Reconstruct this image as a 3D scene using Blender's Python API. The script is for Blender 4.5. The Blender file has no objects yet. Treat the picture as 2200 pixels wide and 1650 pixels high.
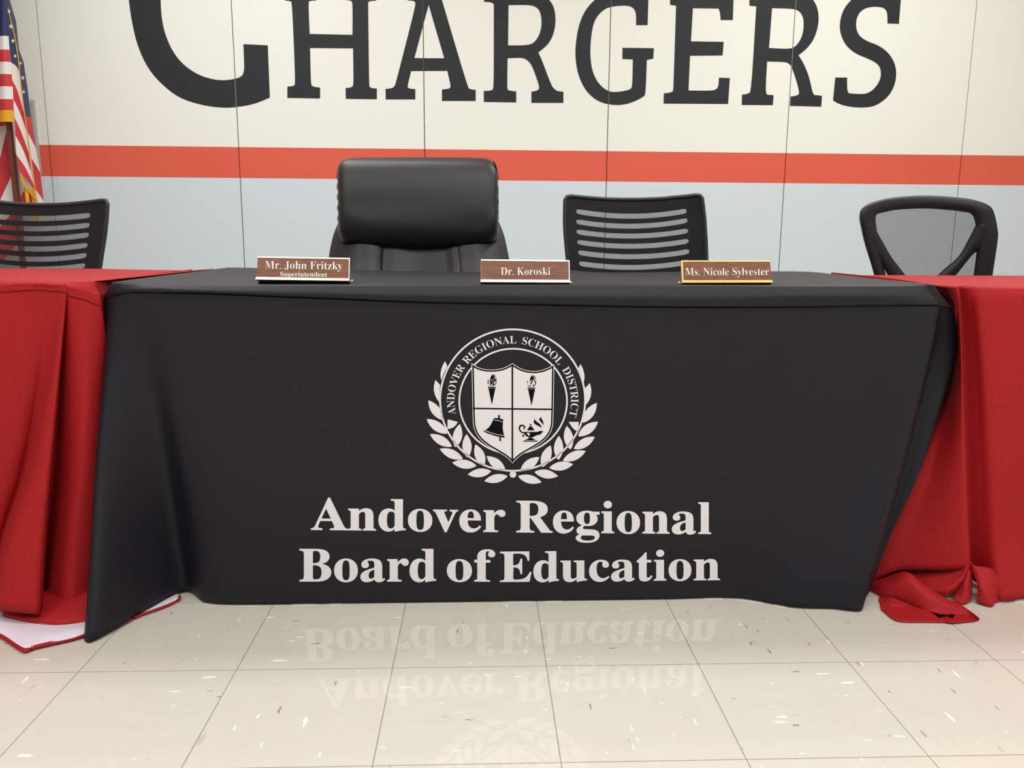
import bpy, bmesh, math, random
from mathutils import Vector, Matrix, noise
from mathutils.geometry import tessellate_polygon
S = bpy.context.scene
C = S.collection
random.seed(4)
R = math.radians

# ------------------------------------------------------------------ camera
F, PITCH, ROLL, YAW, CH = 1769.2, 0.17927, 0.00654, 0.04472, 0.84391
fwd = Vector((math.sin(YAW)*math.cos(PITCH), math.cos(YAW)*math.cos(PITCH), -math.sin(PITCH)))
rt0 = Vector((math.cos(YAW), -math.sin(YAW), 0)); up0 = rt0.cross(fwd)
rgt = rt0*math.cos(ROLL) + up0*math.sin(ROLL)
upv = -rt0*math.sin(ROLL) + up0*math.cos(ROLL)
EYE = Vector((0, 0, CH))
cd = bpy.data.cameras.new('camera'); cam = bpy.data.objects.new('camera', cd); C.objects.link(cam)
cd.sensor_fit = 'HORIZONTAL'; cd.sensor_width = 36; cd.lens = F*36/2200
M = Matrix((rgt, upv, -fwd)).transposed().to_4x4(); M.translation = EYE
cam.matrix_world = M
S.camera = cam

# ------------------------------------------------------------------ light
S.view_settings.view_transform = 'Standard'; S.view_settings.look = 'None'
S.view_settings.gamma = 1; S.view_settings.exposure = 0.0; S.view_settings.use_curve_mapping = False
w = bpy.data.worlds.new('world'); S.world = w; w.use_nodes = True
w.node_tree.nodes['Background'].inputs[0].default_value = (0.95, 0.97, 1.0, 1)
w.node_tree.nodes['Background'].inputs[1].default_value = 0.30
def lamp(x, y, e, sx=1.2, sy=0.6, col=(0.985, 0.995, 0.985)):
    l = bpy.data.lights.new('ceiling_light', 'AREA'); l.shape = 'RECTANGLE'; l.size = sx; l.size_y = sy
    l.energy = e; l.color = col
    o = bpy.data.objects.new('ceiling_light', l); o.location = (x, y, 3.56); C.objects.link(o)
for x in (-2.0, 0.5, 3.0):
    lamp(x, -1.9, 58)
    lamp(x, 0.5, 28)
for x in (-0.8, 1.8): lamp(x, 2.8, 34)
for x in (-1.6, 2.5): lamp(x, 4.1, 36)

# ------------------------------------------------------------------ helpers: pixel -> world
def ray(x, y):
    return rgt*((x-1100)/F) - upv*((y-825)/F) + fwd
def W(x, y, Y):                      # the point seen at (x, y) whose distance into the room is Y
    d = ray(x, y); p = EYE + d*(Y/d.y)
    return p
def G(x, y, z=0.0):                  # the point seen at (x, y) at height z
    d = ray(x, y); return EYE + d*((z-CH)/d.z)
def on_plane(p0, n):
    def f(x, y):
        d = ray(x, y); return EYE + d*((p0-EYE).dot(n)/d.dot(n))
    return f
def front_plane(off=0.0):            # the flat front of the black cloth
    n = Vector((0, 1, 0.03)).normalized()
    return on_plane(Vector((0, 1.80-off, 0)), n)
FP = front_plane()

# ------------------------------------------------------------------ materials
def srgb(r, g, b):
    f = lambda c: (c/255/12.92 if c/255 <= .04045 else ((c/255+.055)/1.055)**2.4)
    return (f(r), f(g), f(b), 1)
def mat(name, col, rough=0.6, metal=0.0, spec=0.5, sheen=0.0):
    m = bpy.data.materials.new(name); m.use_nodes = True
    b = m.node_tree.nodes['Principled BSDF']
    b.inputs['Base Color'].default_value = col if len(col) == 4 else (*col, 1)
    b.inputs['Roughness'].default_value = rough; b.inputs['Metallic'].default_value = metal
    b.inputs['Specular IOR Level'].default_value = spec
    if sheen:
        b.inputs['Sheen Weight'].default_value = sheen; b.inputs['Sheen Roughness'].default_value = 0.5
    return m
def nd(m, t, **kw):
    n = m.node_tree.nodes.new(t)
    for k, v in kw.items(): setattr(n, k, v)
    return n
def lk(m, a, b): m.node_tree.links.new(a, b)
def bsdf(m): return m.node_tree.nodes['Principled BSDF']
def math_node(m, op, a, b=None, c=None):
    n = nd(m, 'ShaderNodeMath', operation=op)
    for i, v in enumerate((a, b, c)):
        if v is None: continue
        if isinstance(v, (int, float)): n.inputs[i].default_value = v
        else: lk(m, v, n.inputs[i])
    return n.outputs[0]
def vary(m, col1, col2, scale, stretch=(1, 1, 1), detail=3, coord='Object', lo=.35, hi=.65):
    tc = nd(m, 'ShaderNodeTexCoord'); mp = nd(m, 'ShaderNodeMapping'); mp.inputs['Scale'].default_value = stretch
    lk(m, tc.outputs[coord], mp.inputs[0])
    n = nd(m, 'ShaderNodeTexNoise'); n.inputs['Scale'].default_value = scale; n.inputs['Detail'].default_value = detail
    lk(m, mp.outputs[0], n.inputs['Vector'])
    r = nd(m, 'ShaderNodeValToRGB'); r.color_ramp.elements[0].color = col1; r.color_ramp.elements[1].color = col2
    r.color_ramp.elements[0].position = lo; r.color_ramp.elements[1].position = hi
    lk(m, n.outputs[0], r.inputs[0]); lk(m, r.outputs[0], bsdf(m).inputs['Base Color'])
    return mp
def bump(m, scale, strength, dist=0.002, stretch=(1, 1, 1), detail=2):
    tc = nd(m, 'ShaderNodeTexCoord'); mp = nd(m, 'ShaderNodeMapping'); mp.inputs['Scale'].default_value = stretch
    lk(m, tc.outputs['Object'], mp.inputs[0])
    n = nd(m, 'ShaderNodeTexNoise'); n.inputs['Scale'].default_value = scale; n.inputs['Detail'].default_value = detail
    lk(m, mp.outputs[0], n.inputs['Vector'])
    b = nd(m, 'ShaderNodeBump'); b.inputs['Strength'].default_value = strength; b.inputs['Distance'].default_value = dist
    lk(m, n.outputs[0], b.inputs['Height']); lk(m, b.outputs[0], bsdf(m).inputs['Normal'])

m_cream = mat('cream_paint', srgb(238, 237, 229), .55, spec=.3)
m_stripe = mat('red_paint', srgb(222, 96, 76), .5, spec=.3)
m_blue = mat('grey_blue_paint', srgb(209, 219, 226), .55, spec=.3)
for mm_ in (m_cream, m_stripe, m_blue): bump(mm_, 60, .05, .001)
m_ink = mat('black_wall_paint', srgb(43, 44, 49), .55, spec=.25)
m_gap = mat('seam_rubber', srgb(112, 108, 98), .8)
m_ceil = mat('ceiling_tile', srgb(235, 235, 230), .9)
m_side = mat('side_wall_paint', srgb(225, 220, 208), .7)
m_black = mat('black_polyester', (0.0078, 0.007, 0.0115, 1), .55, spec=.35)
bump(m_black, 6, .3, .012, detail=3)
m_thread = mat('black_thread', (0.004, 0.004, 0.005, 1), .8, spec=.1)
m_print = mat('white_print', srgb(232, 226, 228), .6, spec=.3)
m_red = mat('red_polyester', srgb(166, 28, 32), .62, spec=.2)
vary(m_red, srgb(158, 25, 29), srgb(174, 33, 37), 420, detail=2)
bump(m_red, 500, .25, .001)
m_redseam = mat('dark_red_thread', srgb(104, 14, 18), .8, spec=.1)
m_lining = mat('white_lining', srgb(226, 216, 228), .7)
m_leather = mat('black_leather', (0.013, 0.013, 0.014, 1), .43, spec=.5)
bump(m_leather, 350, .12, .001)
m_plastic = mat('black_plastic', (0.014, 0.014, 0.016, 1), .5, spec=.4)
m_frame = mat('grey_plastic', (0.035, 0.038, 0.045, 1), .4)
m_gold = mat('gold_metal', (0.86, 0.62, 0.24, 1), .28, 1.0)
m_silver = mat('champagne_metal', (0.90, 0.82, 0.68, 1), .3, 1.0)
m_wood = mat('walnut_insert', srgb(128, 74, 48), .4)
vary(m_wood, srgb(112, 62, 40), srgb(146, 90, 56), 30, (1, 4, 14), 4)
m_letter = mat('white_engraving', srgb(250, 246, 238), .5)
m_pole = mat('brown_pole', srgb(118, 62, 44), .4)
m_fred = mat('flag_red', srgb(196, 44, 52), .6); m_fwhite = mat('flag_white', srgb(226, 220, 216), .6)
m_fblue = mat('flag_blue', srgb(36, 44, 90), .6); m_fringe = mat('gold_fringe', srgb(222, 160, 20), .6)
bump(m_fringe, 200, .6, .004, (1, 1, .05))
m_grey = mat('grey_metal', srgb(176, 178, 174), .5)
m_chrome = mat('chrome', (.7, .7, .7, 1), .2, 1.0)

def mesh_mat(name, kx, kz, thr, diag=True):
    m = bpy.data.materials.new(name); m.use_nodes = True
    b = bsdf(m); b.inputs['Base Color'].default_value = (.016, .016, .018, 1); b.inputs['Roughness'].default_value = .6
    tc = nd(m, 'ShaderNodeTexCoord'); sx = nd(m, 'ShaderNodeSeparateXYZ'); lk(m, tc.outputs['Object'], sx.inputs[0])
    X = math_node(m, 'MULTIPLY', sx.outputs[0], kx); Z = math_node(m, 'MULTIPLY', sx.outputs[2], kz)
    a = math_node(m, 'SINE', math_node(m, 'ADD', X, Z)); c = math_node(m, 'SINE', math_node(m, 'SUBTRACT', X, Z))
    p = math_node(m, 'ABSOLUTE', math_node(m, 'MULTIPLY', a, c))
    hole = math_node(m, 'GREATER_THAN', p, thr)
    t = nd(m, 'ShaderNodeBsdfTransparent'); mx = nd(m, 'ShaderNodeMixShader')
    lk(m, hole, mx.inputs[0]); lk(m, b.outputs[0], mx.inputs[1]); lk(m, t.outputs[0], mx.inputs[2])
    lk(m, mx.outputs[0], m.node_tree.nodes['Material Output'].inputs[0])
    return m
m_mesh = mesh_mat('fine_black_netting', 600, 600, .42)
m_mesh2 = mesh_mat('wide_black_netting', 380, 760, .38)

# ------------------------------------------------------------------ helpers: objects
def link(name, me, mats, parent=None, smooth=False, solid=0.0, bevel=0.0):
    o = bpy.data.objects.new(name, me); C.objects.link(o)
    for m in (mats if isinstance(mats, (list, tuple)) else [mats]): me.materials.append(m)
    if smooth:
        for p in me.polygons: p.use_smooth = True
    if parent:
        o.parent = parent; o.matrix_parent_inverse = Matrix.Translation(parent.location).inverted()
    if solid:
        s = o.modifiers.new('thickness', 'SOLIDIFY'); s.thickness = solid; s.offset = 0
    if bevel:
        b = o.modifiers.new('bevel', 'BEVEL'); b.width = bevel; b.segments = 2; b.limit_method = 'ANGLE'
    return o
def obj(name, bm, mats, parent=None, smooth=False, solid=0.0, bevel=0.0, weld=0.0):
    if weld: bmesh.ops.remove_doubles(bm, verts=bm.verts, dist=weld)
    bmesh.ops.recalc_face_normals(bm, faces=bm.faces)
    me = bpy.data.meshes.new(name); bm.to_mesh(me); bm.free()
    return link(name, me, mats, parent, smooth, solid, bevel)
def thing(name, label, cat, loc, group=None):
    o = bpy.data.objects.new(name, None); C.objects.link(o); o.location = loc; o.empty_display_size = .05
    tag(o, label, cat, group); return o
def tag(o, label, cat, group=None):
    o['label'] = label; o['category'] = cat
    if group: o['group'] = group
    return o
def struct(o): o['kind'] = 'structure'; return o

def cr(p0, p1, p2, p3, t, k=0.5):
    m1 = (p2-p0)*k; m2 = (p3-p1)*k; t2 = t*t; t3 = t2*t
    return p1*(2*t3-3*t2+1) + m1*(t3-2*t2+t) + p2*(-2*t3+3*t2) + m2*(t3-t2)
def spline(pts, n, k=0.5):
    out = []
    for i in range(len(pts)-1):
        p1, p2 = pts[i], pts[i+1]
        p0 = pts[i-1] if i else p1*2-p2
        p3 = pts[i+2] if i+2 < len(pts) else p2*2-p1
        for j in range(n): out.append(cr(p0, p1, p2, p3, j/n, k))
    out.append(pts[-1].copy()); return out
def dense(rows, su, sv, ku=0.5, kv=0.5):
    a = [spline(r, su, ku) for r in rows]
    cols = [spline([r[i] for r in a], sv, kv) for i in range(len(a[0]))]
    return [[c[j] for c in cols] for j in range(len(cols[0]))]
def add_grid(bm, g, mi=0, floor=True):
    vs = []
    for r in g:
        row = []
        for p in r:
            q = p.copy()
            if floor: q.z = max(q.z, .003)
            row.append(bm.verts.new(q))
        vs.append(row)
    for j in range(len(g)-1):
        for i in range(len(g[0])-1):
            f = bm.faces.new((vs[j][i], vs[j][i+1], vs[j+1][i+1], vs[j+1][i])); f.material_index = mi; f.smooth = True
    return vs
def add_box(bm, lo, hi, mi=0):
    x0, y0, z0 = lo; x1, y1, z1 = hi
    v = [bm.verts.new(p) for p in ((x0,y0,z0),(x1,y0,z0),(x1,y1,z0),(x0,y1,z0),(x0,y0,z1),(x1,y0,z1),(x1,y1,z1),(x0,y1,z1))]
    for q in ((0,3,2,1),(4,5,6,7),(0,1,5,4),(1,2,6,5),(2,3,7,6),(3,0,4,7)):
        f = bm.faces.new([v[i] for i in q]); f.material_index = mi
def add_tube(bm, pts, rad, n=12, mi=0, cap=True, flat=1.0):
    rings = []
    for i, p in enumerate(pts):
        a = pts[max(i-1, 0)]; b = pts[min(i+1, len(pts)-1)]; t = (b-a).normalized()
        s = t.cross(Vector((0, 1, 0)) if abs(t.y) < .9 else Vector((1, 0, 0))).normalized(); u = t.cross(s)
        r = rad[i] if isinstance(rad, (list, tuple)) else rad
        rings.append([bm.verts.new(p + s*math.cos(2*math.pi*k/n)*r + u*math.sin(2*math.pi*k/n)*r*flat) for k in range(n)])
    for a, b in zip(rings, rings[1:]):
        for k in range(n):
            f = bm.faces.new((a[k], a[(k+1) % n], b[(k+1) % n], b[k])); f.material_index = mi; f.smooth = True
    if cap:
        for r in (rings[0], rings[-1]): bm.faces.new(r).material_index = mi
def soften(poly, it=2, lim=48):
    for _ in range(it):
        out = []; n = len(poly)
        for i in range(n):
            a, b, c = Vector(poly[i-1]), Vector(poly[i]), Vector(poly[(i+1) % n])
            u, v = b-a, c-b
            if u.length < 1e-6 or v.length < 1e-6: out.append(tuple(b)); continue
            if math.degrees(u.angle(v)) < lim:
                k = .25; out.append(tuple(b-u*k)); out.append(tuple(b+v*k))
            else: out.append(tuple(b))
        poly = out
    return poly
def add_poly(bm, loops, mapper, mi=0):
    flat = [p for l in loops for p in l]
    tris = tessellate_polygon([[Vector((p[0], p[1], 0)) for p in l] for l in loops])
    vs = [bm.verts.new(mapper(*p)) for p in flat]
    for t in tris:
        try: f = bm.faces.new([vs[i] for i in t]); f.material_index = mi
        except ValueError: pass
def serif(s):
    o = ''
    for c in s:
        if 'A' <= c <= 'Z': o += chr(0x1D400+ord(c)-65)
        elif 'a' <= c <= 'z': o += chr(0x1D41A+ord(c)-97)
        else: o += c
    return o
def text_mesh(s, off=0.0, sans=False):
    cu = bpy.data.curves.new('t', 'FONT'); cu.body = s if sans else serif(s); cu.offset = off; cu.resolution_u = 6
    o = bpy.data.objects.new('t', cu); C.objects.link(o)
    dg = bpy.context.evaluated_depsgraph_get(); me = bpy.data.meshes.new_from_object(o.evaluated_get(dg))
    v = [(p.co.x, p.co.y) for p in me.vertices]; f = [list(p.vertices) for p in me.polygons]
    bpy.data.objects.remove(o); bpy.data.curves.remove(cu); bpy.data.meshes.remove(me)
    return v, f
CAP = {}
def cap_h(off):
    if off not in CAP:
        v, f = text_mesh('H', off); CAP[off] = max(p[1] for p in v)
    return CAP[off]
def add_text(bm, s, warp, mapper, off=0.0, mi=0, sans=False):
    # warp gets (u, v): u 0..1 across the word's ink, v = height in cap heights
    v, f = text_mesh(s, off, sans); x0 = min(p[0] for p in v); x1 = max(p[0] for p in v); h = cap_h(off)
    vs = [bm.verts.new(mapper(*warp((p[0]-x0)/(x1-x0), p[1]/h))) for p in v]
    for q in f:
        try: bm.faces.new([vs[i] for i in q]).material_index = mi
        except ValueError: pass

# ------------------------------------------------------------------ the room
WD, S0, PW, ZT, ZB = 5.68, -2.775, 1.2192, 1.400, 1.2018
bm = bmesh.new(); g = .003
xs = W(82, 308, WD).x
for k in range(-3, 7):
    a, b = S0+k*PW+g, S0+(k+1)*PW-g
    for z0, z1, mi in ((0, ZB, 2), (ZB, ZT, 1), (ZT, 3.6, 0)):
        segs = [(a, b, mi)]
        if mi == 1 and b < xs: segs = [(a, b, 0)]
        elif mi == 1 and a < xs < b: segs = [(a, xs, 0), (xs, b, 1)]
        for p, q, m_ in segs: add_box(bm, (p, WD, z0), (q, WD+.05, z1), m_)
add_box(bm, (S0-3*PW, WD+.012, 0), (S0+7*PW, WD+.045, 3.6), 3)
wall = struct(obj('wall_back', bm, [m_cream, m_stripe, m_blue, m_gap]))
Z1 = lambda pts: [(250+x*.40909, y*.40909) for x, y in pts]
Z2 = lambda pts: [(1100+x*.40909, y*.40909) for x, y in pts]
Clow = [(62,-60),(65,0),(80,110),(110,240),(165,360),(240,445),(330,515),(450,553),(560,567),(640,562),(730,545),(806,512),(795,238),(667,232),(672,350),(668,385),(655,403),(630,412),(580,422),(520,420),(440,398),(370,355),(320,305),(280,240),(250,160),(236,80),(232,0),(231,-60)]
Cup = [(x, -120-y) for x, y in reversed(Clow[1:-1])]
letters = [
 [Z1(Clow + Cup)],
 [Z1([(898,455),(898,514),(1070,517),(1070,460),(1042,457),(1026,450),(1021,430),(1017,252),(1243,254),(1246,440),(1240,455),(1225,461),(1204,462),(1205,519),(1368,521),(1368,465),(1342,463),(1330,456),(1327,440),(1322,12),(1330,5),(1365,3),(1365,-57),(1205,-57),(1205,0),(1232,3),(1241,14),(1240,183),(1015,178),(1008,12),(1015,4),(1050,2),(1050,-58),(885,-58),(885,2),(913,5),(923,14),(940,430),(935,448),(922,453)])],
 [Z1([(1414,467),(1414,522),(1570,522),(1570,468),(1540,466),(1530,458),(1530,445),(1548,373),(1738,372),(1754,440),(1755,458),(1745,467),(1710,470),(1710,530),(1887,530),(1887,472),(1857,469),(1845,458),(1692,-60),(1530,-60),(1530,2),(1560,4),(1570,12),(1570,35),(1468,435),(1460,455),(1445,464)]), Z1([(1565,305),(1722,306),(1640,25)])],
 [[(1039.5,195.5),(1039.5,219),(1109,220),(1109,196.4),(1098,195.5),(1091,193),(1089.5,186),(1090.5,125)] + Z2([(45,303),(62,306),(85,318),(108,350),(142,448),(143,465),(133,476),(102,482),(102,540),(270,540),(270,482),(240,479),(224,470),(205,445),(155,310),(138,275),(152,265),(195,228),(222,170),(230,100),(222,40),(198,0),(160,-35),(110,-52)]) + [(1040,-22),(1040,4),(1055,4.5),(1061,9),(1061,186),(1058,193),(1052,195)],
  [(1092.5,11)] + Z2([(85,25),(125,34),(148,60),(157,110),(150,170),(125,215),(92,238)]) + [(1091.5,97.5)]],
 [Z2([(430,0),(380,60),(348,140),(332,250),(335,330),(350,400),(380,465),(420,510),(470,540),(540,553),(600,548),(650,530),(690,508),(702,495),(708,315),(742,308),(745,253),(580,251),(580,310),(635,312),(632,455),(622,468),(600,476),(540,485),(500,478),(455,440),(425,385),(411,310),(412,220),(425,130),(450,80),(490,45),(530,33),(600,28),(635,38),(652,65),(652,132),(712,132),(718,-50),(660,-60),(590,-66),(510,-50)])],
 [Z2([(862,30),(830,25),(833,-55),(1165,-55),(1160,105),(1096,105),(1093,65),(1085,45),(950,43),(940,217),(1112,220),(1106,291),(935,293),(927,475),(1050,477),(1075,468),(1085,450),(1087,408),(1144,410),(1135,546),(796,544),(798,490),(832,487),(846,478),(848,460)])],
 [Z2([(1283,33),(1247,30),(1247,-50),(1500,-48),(1550,-30),(1585,0),(1608,50),(1612,120),(1590,200),(1550,255),(1505,290),(1530,330),(1560,400),(1578,485),(1588,499),(1628,503),(1624,560),(1460,556),(1463,507),(1495,503),(1508,492),(1505,460),(1470,350),(1450,330),(1430,325),(1340,323),(1331,478),(1340,497),(1374,500),(1370,552),(1207,551),(1208,497),(1240,493),(1257,478)]), Z2([(1366,43),(1480,45),(1515,62),(1533,100),(1530,170),(1510,220),(1480,252),(1440,257),(1350,252)])],
 [Z2([(2046,-50),(2042,0),(2032,125),(1972,123),(1972,70),(1960,45),(1930,35),(1880,36),(1840,50),(1812,85),(1805,140),(1820,185),(1860,215),(1930,240),(1980,280),(2010,330),(2020,385),(2010,450),(1975,510),(1920,550),(1880,563),(1810,565),(1750,556),(1710,542),(1686,527),(1698,407),(1760,407),(1760,475),(1770,490),(1830,495),(1870,490),(1910,460),(1938,410),(1937,360),(1915,330),(1870,308),(1800,280),(1750,235),(1722,170),(1722,110),(1740,50),(1775,5),(1800,-15),(1860,-35),(1930,-35),(1980,-20)])],
]
bm = bmesh.new(); WP = on_plane(Vector((0, WD-.0015, 0)), Vector((0, 1, 0)))
for l in letters: add_poly(bm, [soften(p) for p in l], WP)
for k in range(0, 6):
    for s in (-g, g):
        bmesh.ops.bisect_plane(bm, geom=bm.verts[:]+bm.edges[:]+bm.faces[:], plane_co=(S0+k*PW+s, 0, 0), plane_no=(1, 0, 0))
kill = [f for f in bm.faces if any(abs(f.calc_center_median().x-(S0+k*PW)) < g for k in range(6))]
bmesh.ops.delete(bm, geom=kill, context='FACES')
obj('lettering', bm, m_ink, wall)['label'] = 'large black painted capital letters on the cream wall'
bm = bmesh.new(); p = W(66, 215, WD-.01); q = W(73.5, 215, WD-.01); z1 = p.z; z0 = W(84, 375, WD-.01).z
add_box(bm, (p.x, WD-.022, z0), (q.x, WD+.002, z1))
struct(obj('trim_1', bm, m_grey, bevel=.002))

# floor: vinyl tiles, 0.3048 m
T = .3048
m_floor = mat('vinyl_tile', srgb(205, 199, 184), .1, spec=.5)
m = m_floor; tc = nd(m, 'ShaderNodeTexCoord'); sep = nd(m, 'ShaderNodeSeparateXYZ'); lk(m, tc.outputs['Object'], sep.inputs[0])
tx = math_node(m, 'DIVIDE', sep.outputs[0], T); ty = math_node(m, 'DIVIDE', sep.outputs[1], T)
fx = math_node(m, 'FLOOR', tx); fy = math_node(m, 'FLOOR', ty)
ex = math_node(m, 'ABSOLUTE', math_node(m, 'SUBTRACT', tx, math_node(m, 'ROUND', tx)))
ey = math_node(m, 'ABSOLUTE', math_node(m, 'SUBTRACT', ty, math_node(m, 'ROUND', ty)))
edge = math_node(m, 'MINIMUM', ex, ey)
comb = nd(m, 'ShaderNodeCombineXYZ'); lk(m, fx, comb.inputs[0]); lk(m, fy, comb.inputs[1])
wn = nd(m, 'ShaderNodeTexWhiteNoise', noise_dimensions='3D'); lk(m, comb.outputs[0], wn.inputs['Vector'])
par = math_node(m, 'MULTIPLY', math_node(m, 'MODULO', math_node(m, 'ABSOLUTE', math_node(m, 'ADD', fx, fy)), 2), math.pi/2)
rot = nd(m, 'ShaderNodeVectorRotate', rotation_type='Z_AXIS'); lk(m, tc.outputs['Object'], rot.inputs['Vector']); lk(m, par, rot.inputs['Angle'])
def specks(scale, stretch, thr, keep, seed):
    mp = nd(m, 'ShaderNodeMapping'); mp.inputs['Scale'].default_value = stretch; mp.inputs['Location'].default_value = (seed, seed*.7, 0); mp.inputs['Rotation'].default_value = (0, 0, .25)
    lk(m, rot.outputs[0], mp.inputs[0])
    nz = nd(m, 'ShaderNodeTexNoise'); nz.inputs['Scale'].default_value = scale*3.5; nz.inputs['Detail'].default_value = 2; lk(m, mp.outputs[0], nz.inputs['Vector'])
    ad = nd(m, 'ShaderNodeVectorMath', operation='MULTIPLY_ADD'); ad.inputs[1].default_value = (.5/scale, .5/scale, 0); lk(m, nz.outputs['Color'], ad.inputs[0]); lk(m, mp.outputs[0], ad.inputs[2])
    v = nd(m, 'ShaderNodeTexVoronoi'); v.inputs['Scale'].default_value = scale; v.inputs['Randomness'].default_value = 1
    lk(m, ad.outputs[0], v.inputs['Vector'])
    sc = nd(m, 'ShaderNodeSeparateColor'); lk(m, v.outputs['Color'], sc.inputs[0])
    k = math_node(m, 'GREATER_THAN', sc.outputs[0], keep)
    sz = math_node(m, 'MULTIPLY', math_node(m, 'POWER', sc.outputs[1], 1.6), thr)
    return math_node(m, 'MULTIPLY', k, math_node(m, 'LESS_THAN', v.outputs['Distance'], sz))
def mixc(fac, a, b, amt=1.0):
    n = nd(m, 'ShaderNodeMix', data_type='RGBA')
    if isinstance(fac, (int, float)): n.inputs[0].default_value = fac
    else: lk(m, math_node(m, 'MULTIPLY', fac, amt), n.inputs[0])
    for i, v in ((6, a), (7, b)):
        if isinstance(v, tuple): n.inputs[i].default_value = v
        else: lk(m, v, n.inputs[i])
    return n.outputs[2]
n1 = nd(m, 'ShaderNodeTexNoise'); n1.inputs['Scale'].default_value = 9; n1.inputs['Detail'].default_value = 5
mp1 = nd(m, 'ShaderNodeMapping'); mp1.inputs['Scale'].default_value = (1, 3.5, 1); lk(m, rot.outputs[0], mp1.inputs[0]); lk(m, mp1.outputs[0], n1.inputs['Vector'])
base = mixc(n1.outputs[0], srgb(206, 200, 187), srgb(215, 210, 199))
base = mixc(wn.outputs['Value'], base, srgb(211, 202, 188), .35)
base = mixc(specks(16, (1, 3.2, 1), .22, .80, 3.1), base, srgb(176, 167, 150), .45)
base = mixc(specks(22, (1, 4.6, 1), .26, .92, 1.7), base, srgb(124, 116, 102), .7)
base = mixc(specks(17, (1, 3.6, 1), .30, .80, 7.3), base, srgb(246, 243, 235), .75)
base = mixc(specks(40, (1, 2.8, 1), .34, .90, 5.3), base, srgb(240, 236, 226), .5)
ln = math_node(m, 'LESS_THAN', edge, .0032)
base = mixc(ln, base, srgb(128, 118, 102), .75)
lk(m, base, bsdf(m).inputs['Base Color'])
nr = nd(m, 'ShaderNodeTexNoise'); nr.inputs['Scale'].default_value = 30; lk(m, tc.outputs['Object'], nr.inputs['Vector'])
lk(m, math_node(m, 'MULTIPLY_ADD', nr.outputs[0], .02, .012), bsdf(m).inputs['Roughness'])
bm = bmesh.new(); add_box(bm, (-6.6, -5.5, -.1), (6.2, 4.6, 0))
fl = struct(obj('floor', bm, m_floor)); fl.location = (.13975, 1.50756, 0); fl.rotation_euler = (0, 0, -.00705)
bm = bmesh.new(); add_box(bm, (-6.5, -4, 3.6), (6.0, 5.73, 3.7)); struct(obj('ceiling', bm, m_ceil))
bm = bmesh.new(); add_box(bm, (-6.5, -4, 0), (-6.4, 5.73, 3.6)); struct(obj('wall_left', bm, m_side))
bm = bmesh.new(); add_box(bm, (5.75, -4, 0), (5.85, 5.73, 3.6)); struct(obj('wall_right', bm, m_side))

# ------------------------------------------------------------------ black tablecloth
cloth = thing('tablecloth', 'black printed tablecloth with a white round crest and white lettering on the middle table', 'tablecloth', (.12, 2.1, 0))
def f(x, y, dy=0.0):
    p = FP(x, y); return W(x, y, p.y+dy)
seam_pts = [(258,627),(400,629),(520,632),(700,640),(900,648),(1100,652),(1300,656),(1500,659),(1700,658),(1850,655),(2000,655)]
def seam_y(x):
    for (a, b), (c, d) in zip(seam_pts, seam_pts[1:]):
        if x <= c: return b+(d-b)*max(0, (x-a))/(c-a)
    return seam_pts[-1][1]
ROWY = (770, 1000, 1170)
def front_col(x0, x2, x3, x4, xh, yh):
    sy = seam_y(x0)
    return [W(x0, 613+(x0-300)*.0012, 1.785), W(x0, 622+(sy-627)*.5, 1.772), W(x0, sy-2, 1.772), W(x0, sy+2, 1.781), f(x0, sy+14), f(x2, 770), f(x3, 1000), f(x4, 1170), f(xh, yh)]
cols = []
LB = [.737, .715, .70, .695, .67, .56, .36, .18, .01]
cols.append([Vector((-.76-.02*(1-z/.737), 2.52, z)) for z in LB])
cols.append([Vector((-.765-.04*(1-z/.737), 2.25, z)) for z in LB])
cols.append([Vector((-.765-.02*(1-z/.737), 2.0, z)) for z in LB])
cols.append([W(246,606,1.85), W(232,628,1.86), W(226,646,1.86), W(228,652,1.86), W(230,670,1.855), W(237,770,1.87), W(228,1000,1.86), W(222,1170,1.84), W(215,1330,1.83)])
cols.append([W(253,610,1.80), W(250,622,1.795), W(248,632,1.80), W(247,637,1.805), W(243,660,1.80), W(232,770,1.795), W(213,1000,1.745), W(204,1180,1.69), G(192,1380,.004)])
cols.append([W(290,612,1.785), W(288,620,1.775), W(287,626,1.775), W(287,630,1.782), W(290,645,1.785), W(312,770,1.80), W(350,1000,1.835), W(370,1150,1.855), G(388,1273,.004)])
cols.append([W(340,613,1.785), W(340,620,1.774), W(340,627,1.774), W(340,631,1.782), W(343,645,1.782), W(362,770,1.785), W(397,1000,1.80), W(418,1150,1.81), G(440,1293,.004)])
cols.append(front_col(430, 450, 480, 500, 520, 1300))
for x, yh in ((700, 1299), (900, 1297), (1100, 1294), (1300, 1291), (1434, 1290), (1580, 1293)):
    cols.append(front_col(x, x, x, x, x, yh))
cols.append([W(1720,615,1.785), W(1720,635,1.772), W(1720,656,1.772), W(1720,660,1.78), W(1720,672,1.779), W(1715,770,1.78), W(1707,1000,1.78), W(1702,1180,1.768), G(1708,1304,.004)])
cols.append([W(1890,615,1.785), W(1893,635,1.772), W(1895,653,1.772), W(1895,657,1.78), W(1897,670,1.779), W(1893,770,1.775), W(1850,1000,1.77), W(1815,1180,1.75), G(1790,1307,.004)])
cols.append([W(1975,614,1.79), W(1990,635,1.78), W(2003,653,1.775), W(2004,657,1.78), W(2005,670,1.778), W(1991,770,1.772), W(1934,997,1.757), W(1884,1180,1.738), G(1849,1312,.004)])
cols.append([W(1987,613,1.80), W(2003,636,1.80), W(2020,655,1.80), W(2021,659,1.81), W(2018,675,1.82), W(1997,770,1.85), W(1943,1000,1.836), W(1893,1165,1.82), W(1852,1295,1.79)])
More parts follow.
